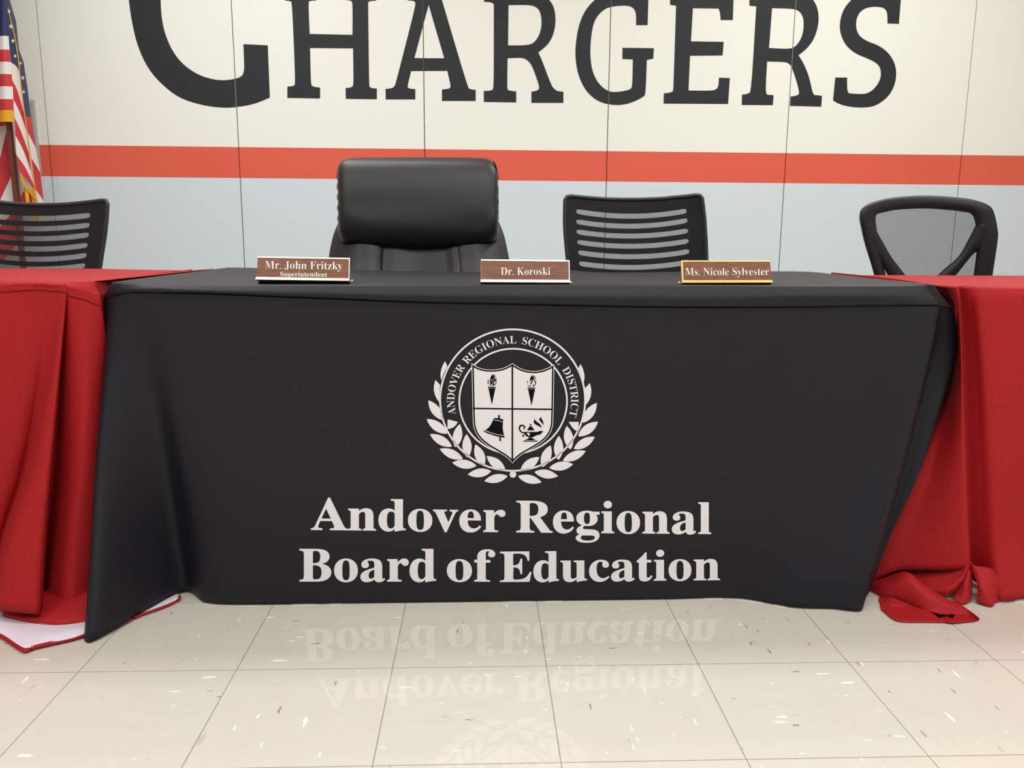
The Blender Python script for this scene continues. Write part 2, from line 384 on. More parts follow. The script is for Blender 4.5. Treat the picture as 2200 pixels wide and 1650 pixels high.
cols.append([W(1998,611,1.83), W(2018,636,1.845), W(2037,659,1.85), W(2040,663,1.855), W(2049,690,1.86), W(2051,765,1.86), W(1975,1000,1.842), W(1905,1150,1.84), W(1855,1280,1.83)])
cols.append([Vector((1.03+d, 2.1, z)) for z, d in zip(LB, (0,.02,.03,.03,.035,.03,-.01,-.04,-.06))])
cols.append([Vector((1.02+d, 2.5, z)) for z, d in zip(LB, (0,.01,.01,.01,.01,.01,0,0,0))])
rows = [[c[i] for c in cols] for i in range(9)]
bm = bmesh.new()
gd = dense(rows, 8, 8, .42, .42)
add_grid(bm, gd)
# top, with the lip at the back
BK = [W(492,575,2.52), W(550,576,2.53), W(650,578.5,2.535), W(757,581,2.535), W(900,583,2.535), W(1033,585,2.535), W(1150,583,2.535), W(1224,581,2.535), W(1262,584,2.535), W(1320,586,2.535), W(1450,584.5,2.535), W(1665,583.2,2.53), W(1740,584.3,2.52)]
gx = lambda i, n: i/n
front = gd[0][3*8:-2*8]
bk = spline(BK, 12)
n = len(front)
def res(pts, n):
    L = [0]
    for a, b in zip(pts, pts[1:]): L.append(L[-1]+(b-a).length)
    out = []
    for i in range(n):
        t = L[-1]*i/(n-1); j = 0
        while j < len(L)-2 and L[j+1] < t: j += 1
        u = (t-L[j])/max(L[j+1]-L[j], 1e-9); out.append(pts[j].lerp(pts[j+1], u))
    return out
fr = [p.copy() for p in front]
bk = res(bk, n)
top = []
for j in range(13):
    t = j/12; top.append([a.lerp(b, t) + Vector((0, 0, .0009*noise.noise(Vector((a.lerp(b, t).x*6, a.lerp(b, t).y*6, 1)))*(0 < j < 12))) for a, b in zip(fr, bk)])
add_grid(bm, top)
add_grid(bm, [[p.copy() for p in bk], [p+Vector((0, .012, -.012)) for p in bk], [p+Vector((0, .014, -.12)) for p in bk]])
skirt = obj('cloth', bm, m_black, cloth, True, .0012, weld=.0008)
bm = bmesh.new(); add_tube(bm, [p+Vector((0, -.0012, 0)) for p in gd[21][4*8:-2*8]], .0016, 6, cap=False)
obj('hem_seam', bm, m_thread, cloth)['label'] = 'dark sewn seam under the table edge'

# lettering on the cloth
FP1 = front_plane(.002); FP2 = front_plane(.0024); FP3 = front_plane(.0028); FP4 = front_plane(.0032)
def line_warp(x0, x1, b0, b1, caph):
    return lambda u, v: (x0+(x1-x0)*u, b0+(b1-b0)*u-caph*v)
bm = bmesh.new()
add_text(bm, 'Andover', line_warp(668, 1086, 1138, 1143, 68), FP1, .006)
add_text(bm, 'Regional', line_warp(1109, 1528, 1143.5, 1147, 68), FP1, .006)
add_text(bm, 'Board', line_warp(643, 937, 1249, 1249, 70), FP1, .006)
add_text(bm, 'of', line_warp(960, 1064, 1248.5, 1249.5, 68), FP1, .006)
add_text(bm, 'Education', line_warp(1074, 1547, 1250, 1246, 65), FP1, .006)
obj('lettering', bm, m_print, cloth)['label'] = 'white printed lettering in two lines'

# crest
ZC = 440/1962
Q = lambda x, y: (880+x*ZC, 690+y*ZC)
def mp_of(fp): return lambda x, y: fp(*Q(x, y))
L1, L2, L3, L4 = mp_of(FP1), mp_of(FP2), mp_of(FP3), mp_of(FP4)
bm = bmesh.new()
def ellipse(cx, cy, rx, ry, n=96): return [(cx+rx*math.cos(2*math.pi*i/n), cy+ry*math.sin(2*math.pi*i/n)) for i in range(n)]
def ring(cx, cy, rx, ry, t, mapper):
    a = ellipse(cx, cy, rx, ry); b = ellipse(cx, cy, rx-t, ry-t)
    va = [bm.verts.new(mapper(*p)) for p in a]; vb = [bm.verts.new(mapper(*p)) for p in b]
    for i in range(len(a)): bm.faces.new((va[i-1], va[i], vb[i], vb[i-1])).material_index = 0
ring(987, 756, 703, 686, 17, L1); ring(992, 767, 524, 511, 16, L1)
def leaf(tip, base, wd):
    t, b = Vector(tip), Vector(base); d = b-t; nrm = Vector((-d.y, d.x)).normalized()
    prof = [(0, 0), (.12, .42), (.3, .82), (.5, 1), (.7, .88), (.87, .55), (1, .12)]
    pts = [t+d*s+nrm*wd*.5*k for s, k in prof] + [t+d*s-nrm*wd*.5*k for s, k in reversed(prof[1:])]
    add_poly(bm, [soften([tuple(p) for p in pts], 1)], L1, 0)
for tp, bs, wd in (((180,758),(315,945),88),((163,937),(358,1075),92),((195,1082),(402,1200),88),((288,1222),(507,1318),88),((408,1355),(637,1385),88),((557,1470),(778,1438),86),((715,1532),(935,1485),84),
   ((480,985),(440,1205),92),((545,1082),(555,1305),92),((630,1180),(712,1385),96),((738,1293),(915,1430),92),
   ((1793,782),(1663,970),88),((1805,963),(1618,1100),92),((1775,1107),(1577,1223),88),((1688,1243),(1472,1335),88),((1567,1370),(1342,1405),88),((1423,1485),(1200,1445),86),((1265,1543),(1043,1487),84),
   ((1505,1003),(1540,1225),92),((1430,1098),(1425,1325),92),((1350,1190),(1270,1395),96),((1243,1302),(1065,1430),92)):
    leaf(tp, bs, wd)
for pl in ([(340,382),(362,435),(330,490),(303,568),(294,510),(308,440)], [(247,563),(292,610),(285,690),(286,780),(245,720),(228,640)], [(1637,410),(1612,462),(1645,520),(1668,592),(1678,535),(1665,465)], [(1728,592),(1682,640),(1688,720),(1688,805),(1730,745),(1744,670)],
           [(365,940),(462,965),(435,1008),(400,1028),(362,1032)], [(1523,965),(1620,965),(1616,1062),(1570,1035)]):
    add_poly(bm, [soften(pl, 1, 40)], L1, 0)
add_poly(bm, [ellipse(990, 1468, 32, 32, 24)], L1, 0)
# ring text
def arc_word(s, a0, a1, rb=555, ch=72):
    def wp(u, v):
        a = R(a0+(a1-a0)*u); r = rb+ch*v; return (988+r*math.cos(a)*1.005, 760-r*math.sin(a)*.985)
    add_text(bm, s, wp, L1, -.008)
arc_word('ANDOVER', 193.5, 144.5); arc_word('REGIONAL', 141, 86.5); arc_word('SCHOOL', 81, 38); arc_word('DISTRICT', 32.5, -15.5)
# shield
sh = [(593,400),(640,435),(710,460),(800,465),(880,455),(940,430),(985,402),(1030,435),(1100,468),(1185,480),(1265,470),(1330,445),(1386,413),(1378,960),(1365,1040),(1330,1105),(1270,1165),(1180,1220),(1080,1275),(1030,1315),(985,1362),(940,1312),(860,1260),(770,1210),(690,1150),(640,1090),(612,1020),(605,960)]
def inset(poly, dx):
    out = []; n = len(poly)
    for i in range(n):
        a, b, c = Vector(poly[i-1]), Vector(poly[i]), Vector(poly[(i+1) % n])
        n1 = Vector((-(b-a).y, (b-a).x)).normalized(); n2 = Vector((-(c-b).y, (c-b).x)).normalized()
        mm = (n1+n2); mm = mm/max(mm.length_squared/2, .35); out.append(tuple(b+mm*dx))
    return out
add_poly(bm, [soften(sh, 1, 35)], L2, 0); add_poly(bm, [soften(inset(sh, 7), 1, 35)], L3, 1); add_poly(bm, [soften(inset(sh, 21), 1, 35)], L4, 0)
L5 = mp_of(front_plane(.0036)); L6 = mp_of(front_plane(.004))
def dark(p, sm=2, lim=48): add_poly(bm, [soften(p, sm, lim) if sm else p], L5, 1)
def white(p, sm=2): add_poly(bm, [soften(p, sm) if sm else p], L6, 0)
dark([(977,412),(992,412),(992,1350),(977,1350)], 0); dark([(606,829),(1372,838),(1372,852),(606,843)], 0)
for dx, dy, word in ((0, 0, 'FMB'), (380, 8, 'LPS')):
    dark([(748+dx,628+dy),(826+dx,630+dy),(824+dx,640+dy),(750+dx,638+dy)], 0)
    dark([(755+dx,642+dy),(822+dx,643+dy),(788+dx,802+dy)], 0)
    def fw(u, v):
        e = .45+.55*math.exp(-((u-.72)/.3)**2); b = 626-12*abs(u-.5)*2
        wd = 42*(1-.45*(v*e)**2)*(0.75+.45*min(1, v*2.2)); return (787+dx+(u-.5)*2*wd+v*e*6, b+dy-112*e*v)
    add_text(bm, word, fw, L5, .01, 1, True)
    dark([(795+dx,505+dy),(808+dx,540+dy),(790+dx,560+dy),(772+dx,560+dy),(775+dx,535+dy)], 1)
dark(ellipse(858, 908, 9, 11, 16), 0)
dark([(850,916),(865,918),(862,930),(880,936),(898,944),(893,985),(892,1030),(900,1075),(912,1115),(870,1112),(790,1090),(730,1068),(706,1052),(745,1032),(775,1000),(800,945),(812,928),(845,930)], 1)
dark([(856,1112),(876,1115),(874,1135),(880,1142),(868,1150),(858,1144),(862,1134)], 1)
white([(812,944),(850,950),(892,963),(891,968),(850,955),(811,949)], 0); white([(722,1044),(790,1070),(850,1086),(905,1092),(906,1097),(850,1091),(788,1075),(716,1048)], 0)
# lamp
dark(ellipse(1160, 993, 8, 8, 14), 0)
dark([(1143,1014),(1160,1003),(1177,1014),(1196,1046),(1124,1046)], 1)
dark([(1083,1062),(1225,1062),(1243,1052),(1280,1050),(1262,1078),(1240,1090),(1215,1092),(1190,1108),(1170,1114),(1140,1112),(1112,1098)], 1)
white([(1108,1055),(1232,1055),(1232,1060),(1108,1060)], 0); white([(1120,1072),(1150,1070),(1150,1098),(1138,1096)], 1)
dark([(1140,1116),(1176,1116),(1182,1128),(1212,1140),(1232,1154),(1084,1154),(1104,1140),(1134,1128)], 1)
white([(1110,1143),(1210,1143),(1212,1146),(1108,1146)], 0)
hd = [(1095,1075),(1068,1070),(1048,1045),(1044,1018),(1056,995),(1080,990),(1103,1000),(1110,1020),(1098,1036),(1086,1032),(1096,1020),(1088,1006),(1070,1006),(1058,1022),(1062,1044),(1078,1060),(1098,1064)]
dark(hd, 1, 60); dark([(1080,1088),(1096,1090),(1098,1104),(1088,1110),(1080,1102)], 1)
dark([(1202,922),(1200,945),(1225,968),(1255,990),(1265,1026),(1240,1005),(1205,990),(1187,968)], 1); dark([(1266,915),(1262,935),(1275,950),(1282,972),(1280,1000),(1268,975),(1245,952),(1240,938)], 1)
obj('crest', bm, [m_print, m_thread], cloth)['label'] = 'round white crest with a quartered shield and laurel leaves'

# ------------------------------------------------------------------ red tablecloths
def red_cloth(label, loc, cols, back, edge_cols, ku=.4, kv=.5):
    t = thing('tablecloth', label, 'tablecloth', loc, 'red tablecloths')
    bm = bmesh.new(); rows = [[c[i] for c in cols] for i in range(len(cols[0]))]
    gd = dense(rows, 8, 8, ku, kv); add_grid(bm, gd)
    fr = [p.copy() for p in gd[0][edge_cols[0]*8:edge_cols[1]*8+1]]; n = len(fr); bk = res(back, n)
    add_grid(bm, [[a.lerp(b, j/8) for a, b in zip(fr, bk)] for j in range(9)])
    add_grid(bm, [[p.copy() for p in bk], [p+Vector((0, .012, -.012)) for p in bk], [p+Vector((0, .014, -.12)) for p in bk]])
    return t, bm, gd
LZ = [.737, .715, .69, .56, .36, .18, .006]
cols = [
 [Vector((-2.62, 2.5, z)) for z in LZ],
 [Vector((-2.63, 2.1, z)) for z in LZ],
 [Vector((-2.62, 1.79, z)) for z in LZ],
 [Vector((-2.0, 1.785-.01*(z < .7)+.02*(1-z/.737), z)) for z in LZ],
 [Vector((-1.35, 1.785-.01*(z < .7)+.015*(1-z/.737), z)) for z in LZ],
 [W(40,606,1.80), W(40,615,1.787), W(40,625,1.787), W(30,800,1.79), W(5,1000,1.795), W(-30,1150,1.80), G(-60,1308,.006)],
 [W(112,606,1.80), W(112,616,1.787), W(112,626,1.788), W(92,800,1.805), W(52,1000,1.82), W(5,1150,1.82), G(-25,1300,.006)],
 [W(138,607,1.80), W(138,617,1.787), W(139,628,1.785), W(114,800,1.768), W(76,1000,1.745), W(28,1150,1.725), W(-5,1310,1.70)],
 [W(141,607,1.80), W(141,617,1.787), W(142,632,1.786), W(127,800,1.768), W(108,1000,1.742), W(94,1150,1.722), W(82,1319,1.698)],
 [W(143,607,1.80), W(143,617,1.787), W(144,634,1.79), W(130,800,1.825), W(114,1000,1.84), W(100,1150,1.84), W(92,1300,1.82)],
 [W(147,607,1.80), W(147,618,1.787), W(149,636,1.789), W(145,800,1.797), W(140,1000,1.80), W(123,1150,1.792), W(104,1298,1.775)],
 [W(180,606,1.80), W(180,622,1.79), W(182,645,1.79), W(187,800,1.79), W(178,1000,1.785), W(162,1150,1.775), W(150,1322,1.75)],
 [W(205,605,1.805), W(209,625,1.80), W(217,658,1.80), W(232,800,1.835), W(230,1000,1.83), W(222,1150,1.82), W(212,1335,1.80)],
 [W(209,604,1.82), W(214,625,1.83), W(222,655,1.84), W(240,800,1.90), W(240,1000,1.90), W(235,1150,1.90), W(230,1300,1.88)],
 [Vector((-.85, 2.1, z)) for z in LZ],
 [Vector((-.84, 2.5, z)) for z in LZ],
]
back = [Vector((-2.62, 2.53, .737)), W(-200,575,2.53), W(0,576.5,2.53), W(200,577.5,2.53), W(310,580,2.53), W(402,581.5,2.53), Vector((-.785, 2.53, .737))]
redl, bm, gd = red_cloth('bright red tablecloth with a white flap at its hem, left of the black tablecloth', (-1.7, 2.1, 0), cols, back, (2, 13))
obj('cloth', bm, m_red, redl, True, .0014, weld=.0008)
bm = bmesh.new(); add_tube(bm, [p+Vector((0, -.001, 0)) for p in gd[16][3*8:13*8]], .001, 6, cap=False)
obj('hem_seam', bm, m_redseam, redl)['label'] = 'dark sewn seam under the table edge'
# inner red layer and white turned-up hem lying on the floor
bm = bmesh.new()
a = [(6,1318),(40,1326),(90,1328),(130,1330),(195,1325)]; b = [(6,1324),(45,1335),(90,1343),(135,1345),(195,1338)]
add_grid(bm, dense([[W(x, y-60, 1.78) for x, y in a], [G(x, y, .02) for x, y in a], [G(x, y, .008) for x, y in b]], 6, 4))
obj('inner_fold', bm, m_red, redl, True, .0014)
bm = bmesh.new()
top_ = [(-40,1300),(0,1312),(60,1330),(110,1338),(160,1336),(215,1325)]
mid_ = [(-40,1330),(0,1340),(40,1356),(90,1362),(150,1354),(215,1340)]
bot_ = [(-60,1345),(0,1363),(50,1392),(90,1383),(150,1372),(215,1350)]
add_grid(bm, dense([[G(x, y, .010) for x, y in top_], [G(x, y, .016) for x, y in mid_], [G(x, y, .010) for x, y in bot_]], 6, 5))
obj('lining', bm, m_lining, redl, True, .0014)['label'] = 'white underside of the red cloth'
bm = bmesh.new()
edge = [G(x, y, .007) for x, y in ((-60,1346),(0,1365),(36,1388),(52,1397),(60,1396),(72,1391),(100,1384),(150,1373),(190,1361),(215,1350))]
add_tube(bm, spline(edge, 5), .0045, 8); add_tube(bm, spline([G(x, y, .010) for x, y in ((6,1325),(50,1337),(100,1344),(150,1343),(200,1335))], 5), .003, 8)
add_tube(bm, spline([G(x, y, .006) for x, y in ((255,1345),(300,1322),(345,1306),(380,1291),(387,1281))], 5), .003, 8)
obj('hem', bm, m_red, redl, True)
bm = bmesh.new()
add_grid(bm, dense([[G(x, y, .004) for x, y in ((255,1335),(300,1308),(345,1288),(380,1272))], [G(x, y, .006) for x, y in ((255,1345),(300,1321),(345,1305),(385,1286))]], 5, 3))
obj('lining', bm, m_lining, redl, True, .0014)['label'] = 'white underside of the red cloth'

cols = [
 [Vector((1.09, 2.5, z)) for z in LZ],
 [Vector((1.10, 2.15, z)) for z in LZ],
 [W(2015,614,1.90), W(2030,635,1.93), W(2040,660,1.95), W(2035,800,1.93), W(1950,1000,1.90), W(1885,1150,1.90), W(1850,1250,1.90)],
 [W(2036,616,1.85), W(2046,640,1.86), W(2054,680,1.875), W(2050,800,1.875), W(2005,1000,1.858), W(1965,1120,1.858), W(1930,1225,1.85)],
 [W(2050,617,1.815), W(2056,640,1.81), W(2059,680,1.815), W(2062,800,1.812), W(2050,1000,1.812), W(2035,1120,1.812), W(2020,1225,1.808)],
 [W(2059,617,1.805), W(2061,640,1.80), W(2063,680,1.80), W(2068,800,1.80), W(2074,1000,1.80), W(2077,1120,1.795), W(2082,1225,1.79)],
 [W(2060,618,1.82), W(2063,640,1.832), W(2065,680,1.842), W(2070,800,1.848), W(2076,1000,1.848), W(2079,1120,1.848), W(2084,1240,1.845)],
 [W(2080,618,1.805), W(2084,640,1.812), W(2088,680,1.82), W(2097,800,1.824), W(2104,1000,1.826), W(2107,1120,1.826), W(2110,1260,1.82)],
 [W(2110,619,1.80), W(2110,640,1.795), W(2112,680,1.795), W(2120,800,1.797), W(2132,1000,1.80), W(2140,1150,1.795), G(2150,1291,.006)],
 [W(2200,621,1.80), W(2200,640,1.793), W(2200,680,1.793), W(2200,800,1.795), W(2200,1000,1.805), W(2200,1150,1.81), G(2200,1286,.006)],
 [W(2300,622,1.80), W(2300,640,1.793), W(2300,680,1.793), W(2300,800,1.795), W(2300,1000,1.80), W(2300,1150,1.80), G(2300,1284,.006)],
 [Vector((2.2, 1.8, z)) for z in LZ],
 [Vector((2.90, 1.8, z)) for z in LZ],
 [Vector((2.92, 2.5, z)) for z in LZ],
]
back = [W(1790,592,2.53), W(1830,592,2.53), W(1900,591.5,2.53), W(2000,592,2.53), W(2200,592.5,2.53), Vector((2.2, 2.53, .737)), Vector((2.92, 2.53, .737))]
redr, bm, gd = red_cloth('bright red tablecloth bunched up on the floor, right of the black tablecloth', (2.0, 2.1, 0), cols, back, (2, 12))
obj('cloth', bm, m_red, redr, True, .0014, weld=.0008)
def fold(rows, su=7, sv=6, k=.5):
    bm = bmesh.new(); add_grid(bm, dense(rows, su, sv, k, k)); return obj('puddled_fold', bm, m_red, redr, True, .002)
# pouch behind, bulging over the floor
fold([[W(x, y, Y) for x, y, Y in ((1865,1225,1.93),(1930,1215,1.90),(2000,1215,1.86),(2055,1210,1.83),(2080,1205,1.80))],
      [W(x, y, Y) for x, y, Y in ((1862,1245,1.90),(1930,1240,1.87),(1995,1243,1.82),(2045,1240,1.79),(2079,1222,1.78))],
      [W(x, y, Y) for x, y, Y in ((1862,1262,1.88),(1935,1262,1.85),(2000,1270,1.79),(2038,1268,1.765),(2072,1240,1.77))],
      [W(x, y, Y) for x, y, Y in ((1865,1272,1.86),(1940,1280,1.84),(2005,1282,1.80),(2044,1277,1.78),(2068,1258,1.79))]])
# long fold whose tip points right
fold([[W(1862,1252,1.86), W(1905,1240,1.83), W(1947,1229,1.79), W(1985,1256,1.76), W(2030,1285,1.74), W(2070,1303,1.715), G(2102,1327,.012)],
      [W(1862,1260,1.845), W(1905,1254,1.80), W(1950,1248,1.765), W(1990,1276,1.735), W(2035,1299,1.715), W(2075,1315,1.70), G(2104,1330,.008)],
      [W(1864,1268,1.84), W(1903,1272,1.79), W(1950,1285,1.755), W(1995,1308,1.72), W(2035,1322,1.70), W(2075,1327,1.69), G(2103,1332,.005)],
      [W(1866,1274,1.845), W(1900,1285,1.79), W(1950,1300,1.76), W(1995,1326,1.715), G(2035,1337,.005), G(2075,1336,.004), G(2100,1334,.003)]])
# lower fold under it
fold([[W(1889,1284,1.80), W(1915,1284,1.77), W(1950,1298,1.75), W(1985,1318,1.725), W(2035,1334,1.705)],
      [W(1888,1293,1.775), W(1915,1296,1.75), W(1945,1308,1.735), W(1980,1322,1.722), W(2045,1335,1.702)],
      [W(1890,1302,1.765), W(1912,1308,1.74), W(1940,1318,1.725), W(1980,1329,1.71), W(2050,1336,1.70)],
      [G(1893,1308,.004), G(1918,1329,.004), G(1941,1336,.003), G(1985,1336.5,.003), G(2045,1337,.003)]])
# standing curl in the middle and the curled corner of the right half
fold([[W(2079,1215,1.80), W(2084,1226,1.79), W(2088,1232,1.80)],
      [W(2062,1245,1.79), W(2076,1252,1.765), W(2088,1258,1.78)],
      [W(2052,1275,1.775), W(2074,1278,1.755), W(2087,1282,1.765)],
      [G(2048,1292,.006), G(2070,1298,.004), G(2086,1291,.004)]])
fold([[W(2084,1205,1.80), W(2094,1215,1.79), W(2125,1220,1.785), W(2150,1230,1.79), W(2190,1240,1.80)],
      [W(2092,1232,1.785), W(2107,1240,1.77), W(2130,1247,1.765), W(2153,1255,1.775), W(2185,1262,1.80)],
      [W(2100,1258,1.765), W(2112,1268,1.75), W(2132,1274,1.75), W(2148,1278,1.77), W(2180,1280,1.79)],
      [G(2098,1293,.006), G(2113,1299,.004), G(2131,1303,.003), G(2140,1294,.004), G(2165,1290,.006)]])

# ------------------------------------------------------------------ nameplates
def nameplate(label, tl, tr, bl, br, metal, lines, ends, Yb=1.84):
    P = [W(*bl, Yb), W(*br, Yb), W(*tr, Yb+.014), W(*tl, Yb+.014)]
    ex = (P[1]-P[0]).normalized(); ey = (P[3]-P[0]); ey = (ey-ex*ey.dot(ex)).normalized(); nz = ex.cross(ey)
    if nz.y > 0: nz = -nz
    t = thing('nameplate', label, 'nameplate', (P[0]+P[1])/2, 'desk nameplates on the black tablecloth')
    def box(bm, a0, a1, b0, b1, c0, c1):    # a along bottom/top edge, b up the face in fractions, c out of the face in metres
        v = []
        for c in (c0, c1):
            for a, b in ((a0, b0), (a1, b0), (a1, b1), (a0, b1)):
                p = P[0].lerp(P[1], a).lerp(P[3].lerp(P[2], a), b) + nz*c; v.append(bm.verts.new(p))
        for q in ((0,1,2,3),(7,6,5,4),(0,4,5,1),(1,5,6,2),(2,6,7,3),(3,7,4,0)): bm.faces.new([v[i] for i in q])
    bm = bmesh.new(); box(bm, .004, .996, .1, .94, -.001, .0015); obj('insert', bm, m_wood, t)
    bm = bmesh.new(); box(bm, 0, 1, 0, 1, -.0035, -.0012); box(bm, 0, 1, .93, 1.0, -.003, .003); box(bm, -.006, 1.003, 0, .065, -.003, .008); box(bm, -.004, 1.001, .065, .135, -.003, .0045)
    box(bm, -.004, 1.0, -.005, .03, -.045, -.002)
    if ends[0]: box(bm, -.002, .018, .05, .95, -.003, .003)
    if ends[1]: box(bm, .988, 1.0, .05, .95, -.003, .003)
    obj('holder', bm, metal, t, bevel=.0006)
    bm = bmesh.new(); c = Vector((0, 0, .004)) + (P[1]+ex*.004 if ends[1] else P[0]-ex*.004) - nz*.01
    bmesh.ops.create_uvsphere(bm, u_segments=10, v_segments=8, radius=.0028, matrix=Matrix.Translation(c)); obj('end_stud', bm, m_silver, t, True)
    bm = bmesh.new(); mp = on_plane(P[0]+nz*.0022, nz)
    for s, x0, x1, b0, b1, ch in lines: add_text(bm, s, line_warp(x0, x1, b0, b1, ch), mp, -.009 if ch > 12 else -.003)
    obj('lettering', bm, m_letter, t)
    return t
nameplate('walnut nameplate with two lines of white lettering in a pale gold holder', (553.5,551), (752,554.5), (551,602.5), (751,605.5), m_silver,
   [('Mr. John Fritzky', 569.5, 735.5, 577, 579, 16.2), ('Superintendent', 602, 703, 593.5, 594.8, 10)], (0, 1))
nameplate('walnut nameplate with one short line of white lettering in a pale silver holder', (1033,557.5), (1223.5,559.5), (1033,608), (1224,609), m_silver,
   [('Dr. Koroski', 1076, 1182, 590.5, 590.8, 15.8)], (0, 1))
nameplate('walnut nameplate with a full-width line of white lettering in a bright gold holder', (1463,560), (1654.5,560), (1465,609.5), (1658,609), m_gold,
   [('Ms. Nicole Sylvester', 1472.5, 1652, 591.5, 591, 15.5)], (1, 0))

# ------------------------------------------------------------------ chairs
def chair_base(t, x, y, seat_mat, w=.25, d=.24, seat_z=.47):
    bm = bmesh.new(); g_ = []
    for j in range(9):
        v = -1+j/4; row = []
        for i in range(11):
            u = -1+i/5; k = (1-abs(u)**4)*(1-abs(v)**4); row.append(Vector((x+u*w, y+v*d, seat_z-.035+.045*k**.5 if k > 0 else seat_z-.035)))
        g_.append(row)
    add_grid(bm, g_); add_grid(bm, [[Vector((p.x, p.y, seat_z-.045-.02*max(0, (1-((p.x-x)/w)**2)*(1-((p.y-y)/d)**2))**.5)) for p in r] for r in g_])
    obj('seat', bm, seat_mat, t, True, weld=.012)
    bm = bmesh.new(); add_tube(bm, [Vector((x, y, .10)), Vector((x, y, .28)), Vector((x, y, .281)), Vector((x, y, seat_z-.06))], [.028, .028, .015, .015], 14); obj('gas_lift', bm, m_chrome, t)
    for k in range(5):
        a = 2*math.pi*k/5+.3; e = Vector((x+.28*math.cos(a), y+.28*math.sin(a), .075)); bm = bmesh.new()
        add_tube(bm, [Vector((x, y, .11)), Vector((x, y, .11)).lerp(e, .5)+Vector((0, 0, .004)), e], [.026, .02, .014], 10); l = obj('base_leg', bm, m_plastic, t, True)
        bm = bmesh.new(); s = Vector((-math.sin(a), math.cos(a), 0))
        for q in (-1, 1): add_tube(bm, [e+s*(.008*q)+Vector((0, 0, -.047)), e+s*(.024*q)+Vector((0, 0, -.047))], .0265, 14)
        add_tube(bm, [e+Vector((0, 0, .004)), e+Vector((0, 0, -.04))], .007, 8)
        obj('caster', bm, m_plastic, l)

# leather chair
LY = 2.86
lt = thing('office_chair', 'black leather executive chair with a thick headrest cushion behind the middle table', 'chair', (W(895, 560, LY).x, 2.62, 0), 'chairs behind the tables')
chair_base(lt, lt.location.x, 2.62, m_leather, .27, .25, .48)
tp = [(724,378),(727,358),(735,346),(752,340),(800,338.5),(900,338),(1000,338.5),(1040,340),(1058,346),(1067,358),(1070,380)]
btm = [(726,500),(731,517),(740,527),(760,531),(810,536),(900,538.5),(1000,536),(1040,531),(1060,525),(1069,515),(1071,498)]
tp = spline([Vector(p) for p in tp], 4); btm = spline([Vector(p) for p in btm], 4)
bm = bmesh.new()
for side in (0, 1):
    gr = []; nv = 30; nu = len(tp)
    for j in range(nv+1):
        v = j/nv; row = []
        for i in range(nu):
            u = 2*i/(nu-1)-1; e = tp[i].lerp(btm[i], v); vv = 2*v-1
            e.x += 2.2*math.sin(v*34+1.3)*max(0, abs(u)-.86)/.14*(1 if u > 0 else -1)*.6
            k = max(0, (1-abs(u)**5))**.55*max(0, (1-abs(vv)**3.2))**.55
            wr = (.0035*math.sin(v*40+u*3)+.003*math.sin(v*23+2))*max(0, abs(u)-.78)/.22 + .006*noise.noise(Vector((u*3, v*5, 2)))*v*v
            yy = LY+.012*(1-v) + ((-.075*k*(.72+.38*v)-wr*k) if side == 0 else .05*k)
            row.append(W(e.x, e.y, yy))
        gr.append(row)
    add_grid(bm, gr)
obj('headrest', bm, m_leather, lt, True, weld=.0005)
bm = bmesh.new()
add_tube(bm, spline([W(x, y, LY-.012) for x, y in ((1060,347),(1066,362),(1069,400),(1070,440),(1069,480),(1067,508))], 5), .0022, 6)
obj('piping', bm, m_thread, lt, True)
bxs = [714, 735, 775, 812, 815.5, 819, 850, 900, 950, 983, 987, 991, 1030, 1062, 1086]
dep = [.05, .005, -.02, -.012, .012, -.004, .004, .012, .004, -.004, .012, -.012, -.02, .005, .05]
rows = []
for y, sc, ox in ((470, .86, 0), (505, .94, 0), (540, .985, 0), (583, 1.02, 1), (640, 1.04, 2), (700, 1.0, 3), (722, .9, 3)):
    rows.append([W(900+(x-900)*sc+ox, y, LY+.012+d-(y-505)*.0008) for x, d in zip(bxs, dep)])
bm = bmesh.new(); gd = dense(rows, 6, 6)
for j, r in enumerate(gd):
    for i, p in enumerate(r):
        u = i/(len(r)-1)
        if .3 < u < .7: p.y += .008*math.sin((u-.5)*30)*math.exp(-((abs(u-.5)-.12)/.07)**2)
add_grid(bm, gd); obj('backrest', bm, m_leather, lt, True, .03)
for sgn in (-1, 1):
    bm = bmesh.new(); xc = lt.location.x+sgn*.30
    add_tube(bm, spline([Vector((xc, 2.84, .56)), Vector((xc, 2.80, .66)), Vector((xc, 2.66, .685)), Vector((xc, 2.58, .66)), Vector((xc, 2.60, .45))], 5), .022, 10); obj('armrest', bm, m_leather, lt, True)

